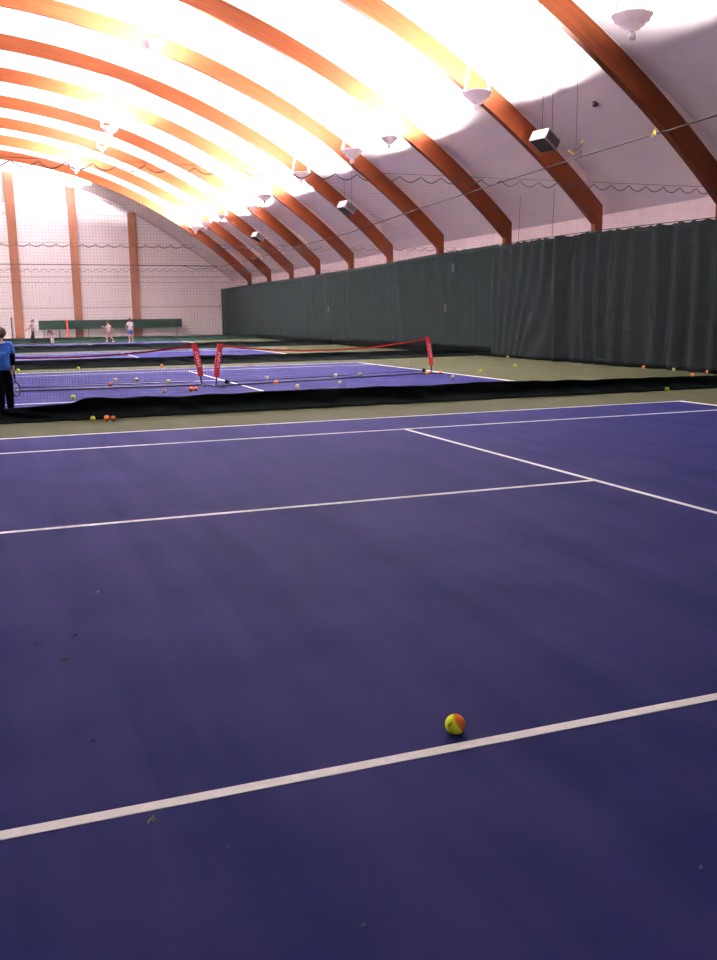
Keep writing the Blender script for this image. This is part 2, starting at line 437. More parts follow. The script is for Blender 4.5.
for (y, z) in ((30.9, 1.62), (30.3, 3.0), (43.7, 1.7)):
    bm = BM(); box(bm, 15.16, 15.185, y - .09, y + .09, z - .14, z + .14)
    bmesh.ops.bevel(bm, geom=bm.edges[:], offset=.008, segments=2)
    o = obj('curtain_patch', bm, M['grille'])
    tag(o, {1.62: 'small dark square patch on the flat curtain at about mid height', 3.0: 'small dark patch high on the flat curtain left of the gap', 1.7: 'small dark patch on the farthest curtain near its right edge'}[z], 'patch', 'patches on the curtains')

# ------------------------------------------------------------------ dividers between the courts
def divider(yc, label, seed, skirt_m, sk_h, ztop=3.6, cell=.045):
    x0, x1 = X_L + .3, 15.12
    t = thing('divider_net', label, 'divider net', (0, yc, 0), 0, 'divider nets between courts')
    # netting: knotted square mesh, one string per cell
    vs, fs = [], []; w = .00075
    def string(a, b):
        i = len(vs)
        ax = 0 if abs(b[2] - a[2]) > abs(b[0] - a[0]) else 2
        for p in (a, b):
            for (u, v) in ((-w, -w), (w, -w), (0, w)):
                q = [p[0], p[1] + v, p[2]]; q[ax] += u; vs.append(tuple(q))
        for k in range(3): fs.append((i + k, i + (k + 1) % 3, i + 3 + (k + 1) % 3, i + 3 + k))
    def ztopf(x): return ztop - .02 - .085 * (1 - abs(2 * ((x / .36) % 1) - 1)) ** .5
    nxs = int((x1 - x0) / cell)
    for i in range(nxs + 1):
        x = x0 + i * cell; xw = x + .0
        yo = .03 * n1(x * .6, seed, 0)
        string((xw, yo, .18), (xw, 0, ztopf(x)))
    z = .2
    while z < ztop - .12:
        seg = 1.1; xa = x0
        while xa < x1 - .05:
            xb = min(xa + seg, x1)
            string((xa, .03 * n1(xa * .6, seed, 0) * (1 - z / ztop), z - .02 * abs(n1(xa * .5, seed, z * .3))), (xb, .03 * n1(xb * .6, seed, 0) * (1 - z / ztop), z - .02 * abs(n1(xb * .5, seed, z * .3))))
            xa = xb
        z += cell
    obj('netting', (vs, [], fs), M['net'], t)
    # lace rope hanging in scallops from the cable
    bm = BM(); pts = []; x = x0
    while x < x1:
        k = (x / .36) % 1
        pts.append((x, 0, ztop - .012 - .10 * (1 - abs(2 * k - 1) ** 2.0) )); x += .06
    rr = .0080 if yc < 20 else .010
    tube(bm, pts, rr, 4); obj('lace_rope', bm, M['rope'], t)
    bm = BM(); tube(bm, [(x0, 0, ztop + .01), (x1 + .02, 0, ztop + .01)], .004, 6); obj('top_cable', bm, M['steel'], t)
    # vinyl skirt, slumped and wavy, bottom lying on the floor
    vs, fs = [], []; n = 420; nz = 8
    for i in range(n + 1):
        x = x0 + (x1 - x0) * i / n
        h = sk_h + .035 * n1(x * .55, seed, 4) + .02 * n1(x * 2.2, seed, 2) - (.10 if seed == 1 else .05) * max(0, (x - 6.5) / 9)
        if seed == 1: h -= .085 * (1 / (1 + math.exp((x - 1.05) / .05)))
        for k in range(nz + 1):
            s = k / nz
            bul = .07 * math.sin(PI * s) * (.5 + n1(x * 1.3, seed, 7)) + .05 * n1(x * 3.2 + s * 2.0, seed, s * 2.5) + (1 - s) ** 3 * -.10
            vs.append((x + .03 * n1(x * 2, s * 3, seed), bul, .006 + h * s - .02 * math.sin(PI * s) * n1(x * 3, 1, 1)))
    for i in range(n):
        for k in range(nz):
            a = i * (nz + 1) + k; fs.append((a, a + nz + 1, a + nz + 2, a + 1))
    o = obj('skirt', (vs, [], fs), skirt_m, t, smooth=True); o['label'] = 'low solid vinyl skirt'
    s = o.modifiers.new('s', 'SOLIDIFY'); s.thickness = .008; s.offset = 0
divider(14.1, 'nearest black divider net with a rumpled black vinyl skirt behind the empty near court', 1, M['vinyl'], .29)
divider(28.65, 'second black divider net, its black skirt behind the red mini nets', 2, M['vinyl'], .26, 3.55)
divider(43.1, 'third divider net, its black skirt between the two farther purple courts', 3, M['vinyl'], .27, 3.53)
divider(57.2, 'farthest divider net with a dark green skirt near the end wall', 4, M['gvinyl'], .32, 3.51)

# long cable along the right side and its crossing along the end wall
bm = BM(); tab = [(4, 5.0), (14.5, 4.93), (19, 4.86), (26.7, 4.67), (34, 4.42), (45, 4.3), (57, 4.27), (63, 4.5), (67.3, 4.93)]
tube(bm, [(12.6, tab[0][0] + i * (67.3 - 4) / 60, interp(tab, tab[0][0] + i * (67.3 - 4) / 60)) for i in range(61)], .014, 6)
tag(obj('steel_cable', bm, M['steel']), 'long dark cable running down the hall in front of the arches', 'cable')
bm = BM(); tube(bm, [(-18, 67.2, 5.0), (.6, 67.2, 4.97), (12.5, 67.2, 4.93), (15, 67.2, 4.90)], .032, 6)
tag(obj('steel_cable', bm, M['steel']), 'dark horizontal cable crossing in front of the white end wall', 'cable')

# ------------------------------------------------------------------ indirect bowl lights
def lamp_fixture(x, y, z, label, power, size=1.0):
    zc = zceil(x, y)
    t = thing('bowl_light', label, 'ceiling light', (x, y, z), 0, 'hanging bowl lights')
    bm = BM()
    prof = [(0, -.27), (.08, -.27), (.13, -.24), (.18, -.19), (.215, -.18), (.23, -.13), (.30, -.10), (.315, -.03), (.345, -.02), (.35, .0), (.34, .004), (.325, -.005), (.27, -.07), (.18, -.12), (0, -.15)]
    lathe(bm, prof, 32); obj('bowl', bm, M['bowl'], t, smooth=True)
    bm = BM(); lathe(bm, [(0, -.41), (.045, -.405), (.07, -.38), (.07, -.31), (.05, -.28), (.05, -.25)], 20); obj('finial', bm, M['white'], t, smooth=True)
    bm = BM(); lathe(bm, [(0, -.148), (.05, -.146), (.06, -.135), (.05, -.122), (0, -.118)], 16); obj('lamp', bm, M['lamp'], t, smooth=True)
    for s in (-1, 1):
        bm = BM(); h = (zceil(x + s * .1 * size, y) - z) / size
        tube(bm, [(s * .33, 0, -.02), (s * .24, 0, .5), (s * .13, 0, min(1.1, h * .6)), (s * .10, 0, h + .01)], .022, 8); obj('hanger_rod', bm, M['white'], t, smooth=True)
    t.scale = (size, size, size)
    if power:
        l = bpy.data.lights.new('lamp_light', 'POINT'); l.energy = power; l.shadow_soft_size = .055; l.color = LC
        o = bpy.data.objects.new('lamp_light', l); C.objects.link(o); o.parent = t; o.location = (0, 0, -.075)
    return t
LC = (1.0, .98, .94)
PW = 8500
RIGHT = [(10.64, 14.44, 6.45, 'big white bowl light at the top right of the photo, nearest of all', .22, 1),
         (10.68, 20.15, 6.4, 'white bowl light in front of the second arch, on two bright rods', 1, 1),
         (11.13, 26.4, 6.5, 'small white bowl light by the bright ceiling, left of the third arch', .8, .8),
         (10.86, 28.74, 6.5, 'white bowl light in front of the fourth arch', 1, 1),
         (10.78, 33.8, 6.5, 'white bowl light with two rods in front of the fifth arch', 1, 1),
         (10.95, 39.5, 6.4, 'white bowl light beside the blown out patch over the sixth arch', 1.6, 1),
         (12.0, 45.3, 6.6, 'tiny bowl light right of the far bright patch', 1.6, .8),
         (11.2, 48.6, 6.5, 'bowl light added between the seventh and eighth arch to brighten the roof', 1.4, .8),  # extra lamp, added to brighten a roof bay this row left dark
         (11.3, 53.0, 6.55, 'left one of two bowl lights close together over the far arches', 1.6, 1),
         (11.65, 57.5, 6.7, 'right and farther one of two bowl lights close together over the far arches', 2.2, 1)]
LEFT = [(4.73, 28.11, 9.0, 'pale violet looking bowl light at the top left, in front of an orange arch', 1, 1),
        (4.92, 31.2, 9.2, 'small pale fixture just below the top left bowl light', .5, .6),
        (4.94, 40.7, 9.0, 'round white bowl light on double rods in the left middle of the roof', 1.3, 1),
        (5.33, 47.3, 9.3, 'tiny bowl light below the round white one on double rods', 1.4, .6),
        (4.6, 53.2, 9.2, 'bowl light added to the left row to brighten the roof before the end wall', 1.2, .8),  # added lamp, fills the unlit gap in the left row
        (5.62, 64.2, 9.75, 'bowl light glaring in front of the end wall post', 2.2, 1)]
for x, y, z, lb, k, sz in RIGHT + LEFT: lamp_fixture(x, y, z, lb, PW * k, sz)
# the hall's other rows, beyond the left edge of the photograph
for x, ys, z in ((-8.2, (20, 34, 48, 58), 9.0), (-14.0, (14, 24, 34, 44, 56), 6.4)):
    for k, y in enumerate(ys):
        lamp_fixture(x, y, z, 'white bowl light of the rows beyond the left edge of the photo', PW)
# overhead, in front of the first arch in view
lamp_fixture(4.8, 15.0, 9.0, 'white bowl light high above the near court, out of the picture', PW * .6)

# ------------------------------------------------------------------ hanging boxes
def hanging_box(loc, size, rz, ry, label):
    t = thing('hanging_box', label, 'box', loc, rz, 'metal boxes hung below the roof')
    R = Matrix.Rotation(ry, 3, 'Y'); a, b, c = size[0] / 2, size[1] / 2, size[2] / 2
    bm = BM(); box(bm, -a, a, -b, b, -c, c, rot=R)
    bmesh.ops.bevel(bm, geom=bm.edges[:], offset=.015, segments=2); obj('casing', bm, M['silver'], t)
    bm = BM()
    for k in range(7):
        zz = -c * .8 + k * c * 1.6 / 7
        box(bm, -a * .85, a * .85, -b - .015, -b - .004, zz, zz + c * .13, rot=R)
    obj('grille', bm, M['grille'], t)
    bm = BM(); box(bm, -a * .9, a * .9, -b * .85, b * .85, -c - .012, -c - .002, rot=R); obj('face_plate', bm, M['grille'], t)
    bm = BM(); tube(bm, [R @ Vector((a, 0, 0)), R @ Vector((a + .12, 0, -.02)), R @ Vector((a + .14, 0, .06))], .02, 8); obj('bracket', bm, M['tube'], t)
    for sx in (-1, 1):
        p = R @ Vector((sx * a * .8, 0, c)); h = zceil(loc[0] + p.x, loc[1]) - loc[2]
        bm = BM(); tube(bm, [p, (p.x, 0, h + .01)], .006, 5); obj('hanging_wire', bm, M['steel'], t)
hanging_box((12.0, 19.35, 5.27), (.46, .50, .26), .25, .55, 'silver metal box with a dark face hanging in front of the second arch')
hanging_box((12.0, 32.4, 5.17), (.46, .50, .26), .25, .55, 'silver metal box hanging in front of the fifth arch, above the cable')
hanging_box((12.3, 45.7, 5.2), (.46, .50, .26), .25, .55, 'faint far metal box hanging where the far arches crowd together')
# yellow clip with a dark stick on the long cable
t = thing('cable_hanger', 'yellow forked clip with a dark stick hanging at the cable right of the silver box', 'hanger', (12.6, 19.0, 5.0))
bm = BM(); tube(bm, [(-.20, 0, .02), (-.08, 0, -.05), (0, 0, -.02), (.10, 0, .12), (.16, 0, .26), (.20, 0, .20)], .016, 6); obj('clip', bm, M['yellow'], t)
bm = BM(); tube(bm, [(-.05, -.03, -.04), (.13, -.03, .18)], .016, 6); obj('stick', bm, M['grille'], t)
bm = BM(); tube(bm, [(.08, 0, .06), (.13, 0, .04), (.13, 0, -.12)], .010, 6); obj('hook', bm, M['tube'], t)
bm = BM(); tube(bm, [(0, 0, -.02), (0, 0, zceil(12.6, 19) - 5.0)], .005, 5); obj('hanging_wire', bm, M['steel'], t)
t = thing('cable_hanger', 'small yellow clamp where the cable crosses the nearest arch', 'hanger', (12.6, 16.25, 4.91))
bm = BM(); tube(bm, [(0, -.05, -.03), (0, 0, .05), (0, .05, -.03)], .022, 6); obj('clip', bm, M['yellow'], t)
bm = BM(); tube(bm, [(0, 0, .045), (.02, 0, .10), (.06, 0, .09)], .010, 5); obj('hook', bm, M['yellow'], t)
# wires from roof to curtain rail
for i, (y, lb) in enumerate([(24.1, 'thin wire hanging behind the silver box down to the curtain top'), (26.0, 'thin wire hanging to the curtain top between the second and third arch')]):
    bm = BM(); tube(bm, [(15.25, y, 3.6), (15.3, y, zceil(15.3, y))], .008, 5)
    tag(obj('hanging_wire', bm, M['steel']), lb, 'wire')
# dark knob on the liner
bm = BM(); lathe(bm, [(0, -.09), (.05, -.08), (.075, -.04), (.075, 0), (.03, .06), (0, .06)], 16)
o = obj('roof_knob', bm, M['grille'], smooth=True); o.location = (13.5, 19.6, zceil(13.5, 19.6)); o.rotation_euler = (0, .6, 0)
tag(o, 'small dark knob on the white roof liner between the first and second arch', 'knob')
for x, y, z, lb in ((7.44, 31.9, 9.05, 'small dark hook under the fourth arch'), (8.15, 46.0, 8.77, 'small dark hook under the seventh arch'), (8.74, 59.8, 8.27, 'small dark hook under the farthest arch')):
    zz = ZC + math.sqrt(24.03 ** 2 - (x - XN) ** 2) + drop(y)
    bm = BM(); tube(bm, [(0, 0, .02), (0, 0, -.16), (.05, 0, -.22), (.09, 0, -.17)], .022, 6)
    o = obj('arch_hook', bm, M['steel']); o.location = (x, y + .1, zz); tag(o, lb, 'hook')

# ------------------------------------------------------------------ portable mini nets
def mini_net(xa, xb, ya, yb, label, knob_l, knob_r, band):
    L_ = math.hypot(xb - xa, yb - ya); rz = math.atan2(yb - ya, xb - xa)
    t = thing('mini_net', label, 'mini tennis net', (xa, ya, 0), rz, 'portable mini tennis nets')
    H = .87; lean = .135
    # base tube on the floor
    bm = BM(); tube(bm, [(0, 0, .025), (L_, 0, .025)], .017, 8); obj('base_tube', bm, M['tube'], t, True)
    for s, x in ((1, 0), (-1, L_)):
        bm = BM(); tube(bm, [(x, -.42, .018), (x, .42, .018)], .016, 8)
        for yy in (-.42, .42): tube(bm, [(x, yy - s * 0, .018), (x, yy * 1.02, .018)], .024, 8)
        obj('foot', bm, M['tube'], t, True)
        # upright bows outwards from foot to top
        pts = [(x - s * 0, 0, .03), (x + s * .03, 0, .25), (x + s * .08, 0, .55), (x + s * lean, 0, H)]
        bm = BM(); tube(bm, pts, .014, 8); up = obj('upright', bm, M['tube'], t, True)
        # red sleeve, flat bag over the upright
        bm = BM(); sl = []
        for k in range(9):
            q = k / 8; z = .21 + (H + .015 - .21) * q; cx = x + s * (.02 + (lean - .02) * q ** 1.3)
            wd = .058 - .004 * math.sin(q * 9)
            sl.append([bm.verts.new((cx + wd * u, v, z)) for u, v in ((-1, -.02), (1, -.02), (1, .02), (-1, .02))])
        for A, B in zip(sl, sl[1:]):
            for k in range(4): bm.faces.new((A[k], A[(k + 1) % 4], B[(k + 1) % 4], B[k]))
        bm.faces.new(sl[0][::-1]); bm.faces.new(sl[-1])
        b = obj('sleeve', bm, M['red'], t); b['label'] = 'red fabric post sleeve with white print'
        bm = BM(); rr = random.Random(3)
        for k in range(6):        # column of slanting white letter strokes
            q0 = .30 + k * .085; z = .21 + .66 * q0; cx = x + s * (.02 + (lean - .02) * q0 ** 1.3)
            for u in (-1, 1):
                box(bm, cx - .028, cx + .028, -.0235 * 1 if u < 0 else .0205, -.0205 if u < 0 else .0235, z, z + .014)
                xx = cx + (-.024 if k % 2 else .012)
                box(bm, xx, xx + .012, -.0235 if u < 0 else .0205, -.0205 if u < 0 else .0235, z + .012, z + .042)
        obj('print', bm, M['whiteink'], b)
    x0, x1 = lean, L_ - lean
    def top(x):
        q = (x - x0) / (x1 - x0); return H - .19 * (1 - (2 * q - 1) ** 2) ** .9 * 1.0
    # top band
    vs, fs = [], []; n = 60
    for i in range(n + 1):
        x = x0 + (x1 - x0) * i / n; z = top(x)
        vs += [(x, -.008, z - .032), (x, .008, z - .032), (x, .008, z + .005), (x, -.008, z + .005)]
    for i in range(n):
        a = 4 * i
        for k in range(4): fs.append((a + k, a + (k + 1) % 4, a + 4 + (k + 1) % 4, a + 4 + k))
    obj('top_band', (vs, [], fs), band, t)
    # netting
    vs, fs = [], []; w = .0011
    def st(p, q, ax):
        i = len(vs)
        for c in (p, q):
            for d in (-w, w, 0):
                v = list(c); v[ax] += d; v[1] += (w if d == 0 else -w); vs.append(tuple(v))
        for k in range(3): fs.append((i + k, i + (k + 1) % 3, i + 3 + (k + 1) % 3, i + 3 + k))
    x = x0
    while x <= x1: st((x, 0, .10), (x, 0, top(x) - .05), 0); x += .045
    for k in range(16):
        z = .13 + k * .045
        xs = [x0 + (x1 - x0) * i / 40 for i in range(41)]
        for a, b in zip(xs, xs[1:]):
            if z < top(a) - .05 and z < top(b) - .05: st((a, 0, z), (b, 0, z), 2)
    obj('netting', (vs, [], fs), M['net'], t)
    bm = BM(); tube(bm, [(x0 + .05, 0, .095), (L_ / 2, 0, .085), (x1 - .05, 0, .095)], .009, 6); obj('bottom_band', bm, M['black'], t)
    for f, x in ((knob_l, x0 + .12), (knob_r, x1 - .12)):
        if f:
            bm = BM(); bmesh.ops.create_icosphere(bm, subdivisions=2, radius=.05, matrix=Matrix.Translation((x, 0, .10))); obj('corner_knob', bm, M['black'], t, True)
mini_net(4.19, 9.83, 19.25, 20.75, 'red portable mini net spanning the right half of the second court', True, True, M['band'])
mini_net(-1.75, 4.0, 20.2, 19.75, 'red portable mini net running off the left edge of the photo', False, False, M['dred'])

# ------------------------------------------------------------------ balls
def plain_ball(x, y, m, label, r=.038):
    o = obj('tennis_ball', ball_mesh(r), m, smooth=True); o.location = (x, y, r + .004)
    o.rotation_euler = (random.random() * 3, random.random() * 3, 0)
    s = BM(); pts = []
    for i in range(40):         # felt seam
        a = 2 * PI * i / 40; th = PI / 2 + .62 * math.cos(2 * a); v = Vector((math.sin(th) * math.cos(a), math.sin(th) * math.sin(a), math.cos(th))) * (r * 1.003)
        pts.append(v)
    tube(s, pts, .0016, 4, closed=True); obj('seam', s, M['whiteink'], o)
    return tag(o, label, 'tennis ball', 'stray tennis balls')
FY, FO, FP, FB = M['felt_y'], M['felt_o'], M['felt_p'], M['felt_b']
for x, y, m, r, lb in [
    (1.21, 13.80, FY, .036, 'yellow-green ball in front of the nearest black skirt, left of two orange balls'),
    (1.40, 13.75, FO, .040, 'orange ball against the nearest skirt, left one of the touching pair'),
    (1.485, 13.72, FO, .034, 'orange ball against the nearest skirt, right one of the touching pair'),
    (1.23, 17.6, FY, .045, 'pale yellow ball showing just over the bump in the nearest skirt'),
    (.52, 27.6, FY, .045, 'yellow ball beside the hand of the person in blue, by the second skirt'),
    (2.12, 27.7, FY, .042, 'yellow ball lying alone at the foot of the second skirt, left part'),
    (2.48, 22.0, FP, .045, 'pale ball behind the bottom edge of the left mini net, left of two'),
    (2.21, 20.6, FO, .045, 'orange ball just below the bottom band of the left mini net'),
    (2.94, 21.9, FP, .045, 'pale ball behind the left mini net, right of two'),
    (3.48, 20.84, FP, .046, 'yellowish ball at the bottom band of the left mini net'),
    (2.95, 18.2, FB, .040, 'dull brownish yellow ball close behind the nearest skirt'),
    (3.51, 18.4, FO, .046, 'orange ball below the left red sleeve, left of two touching'),
    (3.605, 18.42, FO, .042, 'orange ball below the left red sleeve, right of two touching'),
    (4.45, 27.7, FO, .045, 'orange ball at the foot of the second skirt, left of the red sleeves'),
    (5.74, 20.92, FP, .042, 'pale ball behind the right mini net, just above an orange ball'),
    (5.51, 19.35, FO, .044, 'orange ball in front of the right mini net near the service line'),
    (5.55, 17.96, FP, .044, 'pale yellow ball close behind the nearest skirt, right of the service line end'),
    (6.67, 18.54, FP, .040, 'pinkish pale ball in front of the middle of the right mini net'),
    (7.35, 20.75, FP, .044, 'pale ball at the bottom band of the right mini net, left of two'),
    (8.00, 20.85, FP, .044, 'pale ball at the bottom band of the right mini net, right of two'),
    (9.45, 20.2, FO, .040, 'orange ball by the black corner knob of the right mini net'),
    (9.97, 20.55, FO, .040, 'orange ball at the foot of the right red sleeve'),
    (9.41, 18.79, FP, .042, 'pale ball on the purple, right of and nearer than the right red sleeve'),
    (11.03, 20.51, FY, .036, 'yellow ball on the olive floor just right of the baseline'),
    (12.81, 21.91, FY, .042, 'bright yellow ball on the olive floor before the diagonally folded curtain'),
    (15.05, 26.2, FY, .042, 'yellow ball at the foot of the curtain just right of the dark gap'),
    (15.15, 19.6, FO, .040, 'orange ball at the foot of the dark curtain, leftmost of the group on the right'),
    (15.1, 18.4, FP, .038, 'pale yellow ball at the foot of the nearest dark curtain'),
    (14.10, 16.56, FO, .042, 'orange ball on the olive strip just behind the nearest skirt, far right'),
    (15.15, 17.3, FO, .040, 'orange ball at the right edge of the photo, left of the last pair'),
    (15.22, 17.2, FO, .038, 'orange ball at the right edge of the photo, right of the last pair'),
    (11.2, 13.80, FY, .040, 'yellow ball in front of the nearest skirt at the right, above the court corner')]:
    plain_ball(x, y, m, lb, r)

# the foreground ball: yellow-green felt with orange patches and a dark mark
r = .0360
def hero_material():
    m = mat('two_tone_felt', (.6, .7, .04), .9, 0, .2)
    nt = m.node_tree; N = nt.nodes; L = nt.links; b = N['Principled BSDF']
    tc = N.new('ShaderNodeTexCoord'); sx = N.new('ShaderNodeSeparateXYZ'); L.new(tc.outputs['Object'], sx.inputs[0])
    nz = N.new('ShaderNodeTexNoise'); nz.inputs['Scale'].default_value = 45; nz.inputs['Detail'].default_value = 3; L.new(tc.outputs['Object'], nz.inputs['Vector'])
    def m2(op, a, bb):
        x = N.new('ShaderNodeMath'); x.operation = op
        for i, v in enumerate((a, bb)):
            if isinstance(v, (int, float)): x.inputs[i].default_value = v
            else: L.new(v, x.inputs[i])
        return x.outputs[0]
    # lobe of orange felt: x*1.0 + z*.55 above a threshold
    v = m2('ADD', m2('ADD', m2('MULTIPLY', sx.outputs['X'], 1.0), m2('MULTIPLY', sx.outputs['Z'], .62)), m2('MULTIPLY', m2('SUBTRACT', nz.outputs['Fac'], .5), .006))
    cr = N.new('ShaderNodeMapRange'); cr.inputs['From Min'].default_value = .0145; cr.inputs['From Max'].default_value = .0185; L.new(v, cr.inputs['Value'])
    yl = N.new('ShaderNodeMix'); yl.data_type = 'RGBA'; yl.inputs[6].default_value = (.66, .84, .015, 1); yl.inputs[7].default_value = (.82, .96, .05, 1); L.new(nz.outputs['Fac'], yl.inputs[0])
    mx = N.new('ShaderNodeMix'); mx.data_type = 'RGBA'; mx.inputs[7].default_value = (1.0, .27, .03, 1)
    L.new(cr.outputs[0], mx.inputs[0]); L.new(yl.outputs[2], mx.inputs[6]); L.new(mx.outputs[2], b.inputs['Base Color'])
    n2 = N.new('ShaderNodeTexNoise'); n2.inputs['Scale'].default_value = 900; L.new(tc.outputs['Object'], n2.inputs['Vector'])
    bp = N.new('ShaderNodeBump'); bp.inputs['Strength'].default_value = .6; bp.inputs['Distance'].default_value = .001; L.new(n2.outputs['Fac'], bp.inputs['Height']); L.new(bp.outputs[0], b.inputs['Normal'])
    return m
bm = BM(); bmesh.ops.create_uvsphere(bm, u_segments=64, v_segments=40, radius=r)
ball = obj('tennis_ball', bm, hero_material(), smooth=True); ball.location = (1.403, 2.772, r + .003)
ball.rotation_euler = (0, 0, -.47)
tag(ball, 'yellow and orange tennis ball in the foreground beside the near white line', 'tennis ball')
def on_ball(u, v, k=1.004):     # u right, v up as seen by the viewer, ball-local coordinates
    x, z = u, v; d = 1 - x * x - z * z
    return Vector((x, -math.sqrt(max(0, d)), z)) * r * k
bm = BM(); tube(bm, [on_ball(-.62, .30), on_ball(-.55, .10), on_ball(-.50, .28), on_ball(-.40, .42), on_ball(-.34, .30)], .0016, 5)
tube(bm, [on_ball(-.60, .0), on_ball(-.5, -.02)], .0014, 5)
tube(bm, [on_ball(-.36, .52), on_ball(-.22, .50)], .0014, 5)
lo = obj('printed_mark', bm, M['grille'], ball); lo['label'] = 'small dark printed mark'
bm = BM(); pts = []
for i in range(25):
    a = i / 24; th = -1.2 + 2.6 * a
    pts.append(on_ball(.28 + .10 * math.sin(3.2 * a + .4) , .92 - 1.75 * a, 1.001))
bm.free()

# scraps of ball fuzz on the near court
for x, y, a, s, m, lb in [(.323, 2.594, .9, .022, 'lint', 'curled yellow-green scrap on the court just in front of the near white line'),
                          (.177, 4.076, .1, .020, 'lint', 'short yellow scrap on the purple court at the left, lower of the group'),
                          (.241, 4.368, .5, .020, 'lint_w', 'thin pale scrap above the short yellow one at the left'),
                          (.076, 4.323, 0, .020, 'lint_w', 'faint straight scrap nearest the left edge of the photo'),
                          (.413, 5.053, .8, .014, 'lint', 'tiny yellowish speck, farthest of the scraps at the left'),
                          (1.637, 1.798, .6, .012, 'lint_w', 'pale speck near the bottom right corner of the photo'),
                          (.724, 1.911, .2, .007, 'lint_w', 'tiny dull speck at the bottom centre of the photo'),
                          (.498, 2.37, .2, .007, 'lint_w', 'tiny speck between the near line and the bottom left'),
                          (.213, 3.206, .1, .010, 'lint_w', 'faint speck left of centre above the near line')]:
    bm = BM()
    tube(bm, [(-s, 0, .003), (-s * .4, s * .25, .005), (s * .3, s * .1, .006), (s, s * .35, .004)], [.0012, .0028, .0030, .001], 5)
    tube(bm, [(-s * .3, -.002, .003), (s * .2, -s * .3, .004), (s * .6, -s * .2, .003)], [.001, .002, .0008], 5)
    o = obj('fuzz_scrap', bm, M[m]); o.location = (x, y, .003); o.rotation_euler = (0, 0, a)
    tag(o, lb, 'fuzz scrap', 'scraps of ball fuzz')

# ------------------------------------------------------------------ far end furniture
t = thing('wall_pad', 'long dark green padded panel low along the end wall behind the players', 'wall pad', (2.77, 66.9, 0))
bm = BM(); box(bm, 0, 9.55, 0, .12, .68, 1.28); bmesh.ops.bevel(bm, geom=bm.edges[:], offset=.03, segments=2); obj('pad', bm, M['gvinyl'], t)
for x in (.3, 3.2, 6.3, 9.2):
    bm = BM(); box(bm, x - .02, x + .02, .12, .16, 0, 1.2); obj('leg', bm, M['tube'], t)
bm = BM(); lathe(bm, [(0, 0), (.10, 0), (.10, .03), (.055, .05), (.055, 1.30), (.04, 1.34), (0, 1.35)], 16)
o = obj('padded_pole', bm, M['orange'], smooth=True); o.location = (4.15, 60, 0); o.rotation_euler = (0, -.045, 0); tag(o, 'bright orange-red upright pole before the end wall', 'pole')
bm = BM(); lathe(bm, [(0, 0), (.12, 0), (.12, .03), (.03, .04), (.03, .70), (0, .71)], 12)
o = obj('short_post', bm, M['tube'], smooth=True); o.location = (3.65, 60, 0); tag(o, 'short dark post just left of the orange-red pole', 'post')
bm = BM(); lathe(bm, [(0, 0), (.12, 0), (.12, .03), (.05, .05), (.05, 1.52), (0, 1.55)], 12)
o = obj('floor_post', bm, M['tube'], smooth=True); o.location = (1.06, 66, 0); tag(o, 'thin dark upright left of the leftmost end wall post', 'post')

# ------------------------------------------------------------------ people
def skinned(name, verts, edges, radii, m, parent, sub=2, root=0):
    me = bpy.data.meshes.new(name); me.from_pydata([tuple(v) for v in verts], edges, []); me.update()
    o = bpy.data.objects.new(name + '_tmp', me); C.objects.link(o)
    sk = o.modifiers.new('k', 'SKIN'); sk.use_smooth_shade = True
    for i, rr in enumerate(radii):
        d = me.skin_vertices[0].data[i]; d.radius = (rr, rr) if not isinstance(rr, tuple) else rr; d.use_root = (i == root)
    sb = o.modifiers.new('s', 'SUBSURF'); sb.levels = sub; sb.render_levels = sub
    dg = bpy.context.evaluated_depsgraph_get(); ev = o.evaluated_get(dg)
    out = bpy.data.meshes.new_from_object(ev); out.materials.clear(); out.materials.append(m)
    for p in out.polygons: p.use_smooth = True
    out.name = name
    bpy.data.objects.remove(o); bpy.data.meshes.remove(me)
    q = bpy.data.objects.new(name, out); C.objects.link(q); q.parent = parent
    return q
